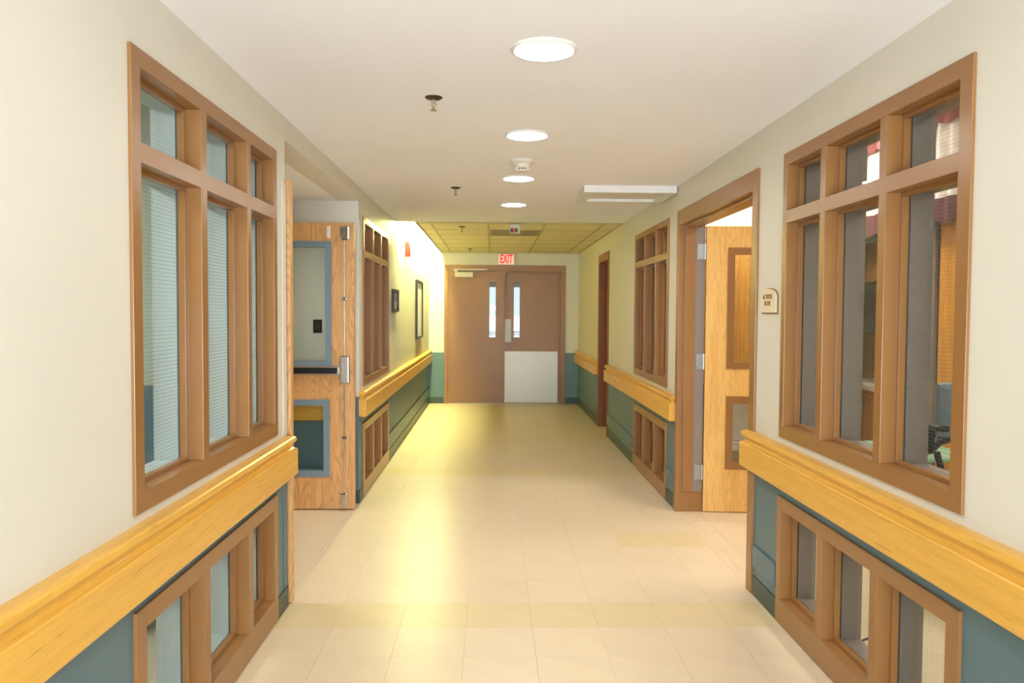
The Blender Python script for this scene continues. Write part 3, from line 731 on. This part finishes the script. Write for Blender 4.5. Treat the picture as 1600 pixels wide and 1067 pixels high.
def ruffle(z0, z1, mat, nm, x, amp, scal):
    n = 260; a_, b_2 = [], []
    for k in range(n+1):
        y = 3.6+k*4.0/n; xx = x+amp*math.sin(y*38)+amp*.5*math.sin(y*23+1); sc = scal*abs(math.sin(y*11))
        a_.append((xx, y, z0-sc)); b_2.append((xx, y, z1))
    m = MB()
    for off in (0, .006):
        b0 = len(m.v); m.v += [(p[0]+off, p[1], p[2]) for p in a_]+[(p[0]+off, p[1], p[2]) for p in b_2]
        for k in range(n): m.f.append((b0+k, b0+k+1, b0+n+1+k+1, b0+n+1+k)); m.mi.append(0)
    for k in range(n):
        m.f.append((k, k+1, 2*(n+1)+k+1, 2*(n+1)+k)); m.mi.append(0)
    part(nm, m, mat, va, 0, True)
ruffle(2.80, 2.90, M['valred'], 'top_ruffle', 3.10, .012, .04); ruffle(2.24, 2.84, M['valwhite'], 'sheer_body', 3.13, .018, 0)
ruffle(2.12, 2.26, M['valmauve'], 'bottom_ruffle', 3.105, .012, .04)
part('curtain_rod', MB().tube([(3.17, 3.5, 2.87), (3.17, 7.7, 2.87)], .012), M['white'], va)
for y in (3.52, 5.6, 7.66): part('rod_bracket', MB().box(3.17, 3.19, y-.01, y+.01, 2.86, 2.949), M['white'], va)

# cupboard, heater and chair behind the open door
u = root('oak_wall_cupboard', (2.3, 6.45, .99), 'golden oak wall cupboard behind the open door on the right', 'cabinet')
part('carcass', MB().box(1.58, 3.0, 6.37, 6.70, .985, 2.065), M['oakcab'], u, .003)
for k in range(2):
    dd = part('door', MB().box(1.59+k*.705, 2.285+k*.705, 6.352, 6.3695, .995, 2.055), M['oakcab'], u, .003)
    part('knob', MB().tube([(2.25+k*.6, 6.352, 1.06), (2.25+k*.6, 6.33, 1.06)], .01), M['steel'], dd)
pw = MB().box(XR+WT+.02, 3.05, 6.70, 6.80, 0, 2.95)
struct('wall_partition', pw, M['cream'], 'cream partition behind the oak cupboard in the activity room', 'wall')
h = root('wall_heater', (2.4, 6.5, .3), 'white streaked heater cabinet seen through the low glass of the open door', 'heater')
part('casing', MB().box(1.90, 2.95, 6.45, 6.699, .38, .72), M['paper'], h, .004)
part('sill', MB().box(1.88, 2.97, 6.42, 6.699, .30, .375), M['white'], h, .004)
for xx in (1.97, 2.86): part('leg', MB().box(xx, xx+.05, 6.5, 6.69, 0, .30), M['taupe'], h)
c = root('upholstered_chair', (1.77, 6.3, 0), 'navy upholstered chair glimpsed in the gap behind the open door hinges', 'chair')
part('backrest', MB().box(1.56, 1.83, 6.22, 6.29, .54, .90), M['navy'], c, .02)
part('seat', MB().box(1.55, 1.84, 5.93, 6.22, .42, .52), M['navy'], c, .02)
part('head_cushion', MB().box(1.58, 1.81, 6.16, 6.25, .88, .98), M['valwhite'], c, .03)
part('seat_skirt', MB().box(1.56, 1.83, 5.95, 6.21, .22, .42), M['mauve'], c, .006)
for xx in (1.565, 1.80):
    for yy in (5.96, 6.24): part('leg', MB().box(xx, xx+.025, yy, yy+.025, 0, .56 if yy > 6.1 else .22), M['black'], c)

# therapy chair by the near right window
c = root('office_armchair', (2.35, 3.75, 0), 'office chair with blue-grey vinyl back and black arm, inside the near right window', 'chair')
cx, cy = 2.42, 3.75
part('backrest', MB().box(cx-.13, cx+.30, cy+.16, cy+.22, .80, 1.10), M['vinylblue'], c, .028)
part('seat', MB().box(cx-.2, cx+.27, cy-.32, cy+.14, .46, .53), M['vinylblue'], c, .03)
part('arm', MB().tube([(cx-.02, cy+.19, .82), (cx-.12, cy+.17, .80), (cx-.20, cy+.12, .76), (cx-.26, cy+.02, .78), (cx-.27, cy-.02, .90)], .022, 10), M['black'], c, 0, True)
part('arm_pad', MB().box(cx-.30, cx-.24, cy-.12, cy+.05, .89, .92), M['black'], c, .008)
part('arm_bracket', MB().tube([(cx-.25, cy-.03, .78), (cx-.18, cy-.03, .55), (cx-.1, cy-.03, .47)], .016), M['black'], c, 0, True)
part('back_post', MB().tube([(cx+.05, cy+.21, .85), (cx+.05, cy+.21, .55), (cx+.05, cy+.05, .445), (cx+.03, cy-.1, .445)], .016), M['black'], c, 0, True)
part('gas_column', MB().lathe(cx+.03, cy-.09, [(.028, .10), (.028, .28), (.018, .28), (.018, .46)], 16), M['black'], c)
mb = MB()
for k in range(5):
    a = 2*math.pi*k/5+.3; mb.tube([(cx+.03, cy-.09, .10), (cx+.03+.29*math.cos(a), cy-.09+.29*math.sin(a), .065)], .017, 8)
part('star_base', mb, M['black'], c)
for k in range(5):
    a = 2*math.pi*k/5+.3; px, py = cx+.03+.29*math.cos(a), cy-.09+.29*math.sin(a)
    part('caster', MB().tube([(px-.014, py, .027), (px+.014, py, .027)], .027, 14).box(px-.006, px+.006, py-.006, py+.006, .027, .06), M['black'], c)
tb = root('side_table', (2.9, 4.5, 0), 'pale green topped low table inside the near right window', 'table')
part('tabletop', MB().box(2.72, 3.16, 4.9, 5.6, .50, .525), M['greenf'], tb, .004)
for xx in (2.74, 3.10):
    for yy in (4.93, 5.53): part('leg', MB().box(xx, xx+.035, yy, yy+.035, 0, .50), M['taupe'], tb)
pts = []
for k in range(40):
    a = k/39; pts.append((1.62+.5*a+.08*math.sin(a*9), 3.25+.55*a+.10*math.sin(a*7+1), .005))
tag(part('floor_cable', MB().tube(pts, .005, 6), M['black'], at=(1.62, 3.25, 0)), 'black cable looping on the floor inside the near right low window', 'cable')

# ------------------------------------------------------------------ vestibule beyond the far double doors
mb = MB(); mb.box(XL-WT, XL, YF+.14, 16, 0, 2.6); mb.box(XR, XR+WT, YF+.14, 16, 0, 2.6)
struct('wall_vestibule', mb, M['white'], 'white side walls of the vestibule beyond the double doors', 'wall')
struct('ceiling_vestibule', MB().box(XL-WT, XR+WT, YF+.14, 16, 2.6, 2.65), M['white'], 'vestibule ceiling', 'ceiling')
wv = root('window_9', (.17, 16, 0), 'glazed outer screen at the end of the vestibule', 'window', kind='structure')
mb = MB()
for q, r_, s_, t_ in cells(XL, XR, 0, 2.6, [(XL+.08, .14, 1.06, 1.96), (.2, XR-.08, 1.06, 1.96), (XL+.08, .14, .12, .96), (.2, XR-.08, .12, .96), (XL+.08, .14, 2.12, 2.45), (.2, XR-.08, 2.12, 2.45)]): mb.box(q, r_, 16, 16.08, s_, t_)
part('frame', mb, M['closer'], wv)
for q, r_ in ((XL+.08, .14), (.2, XR-.08)): part('pane', MB().box(q, r_, 16.03, 16.036, .12, 2.45), M['glassD'], wv)
print('tiles', ntile, 'objects', len(bpy.data.objects))
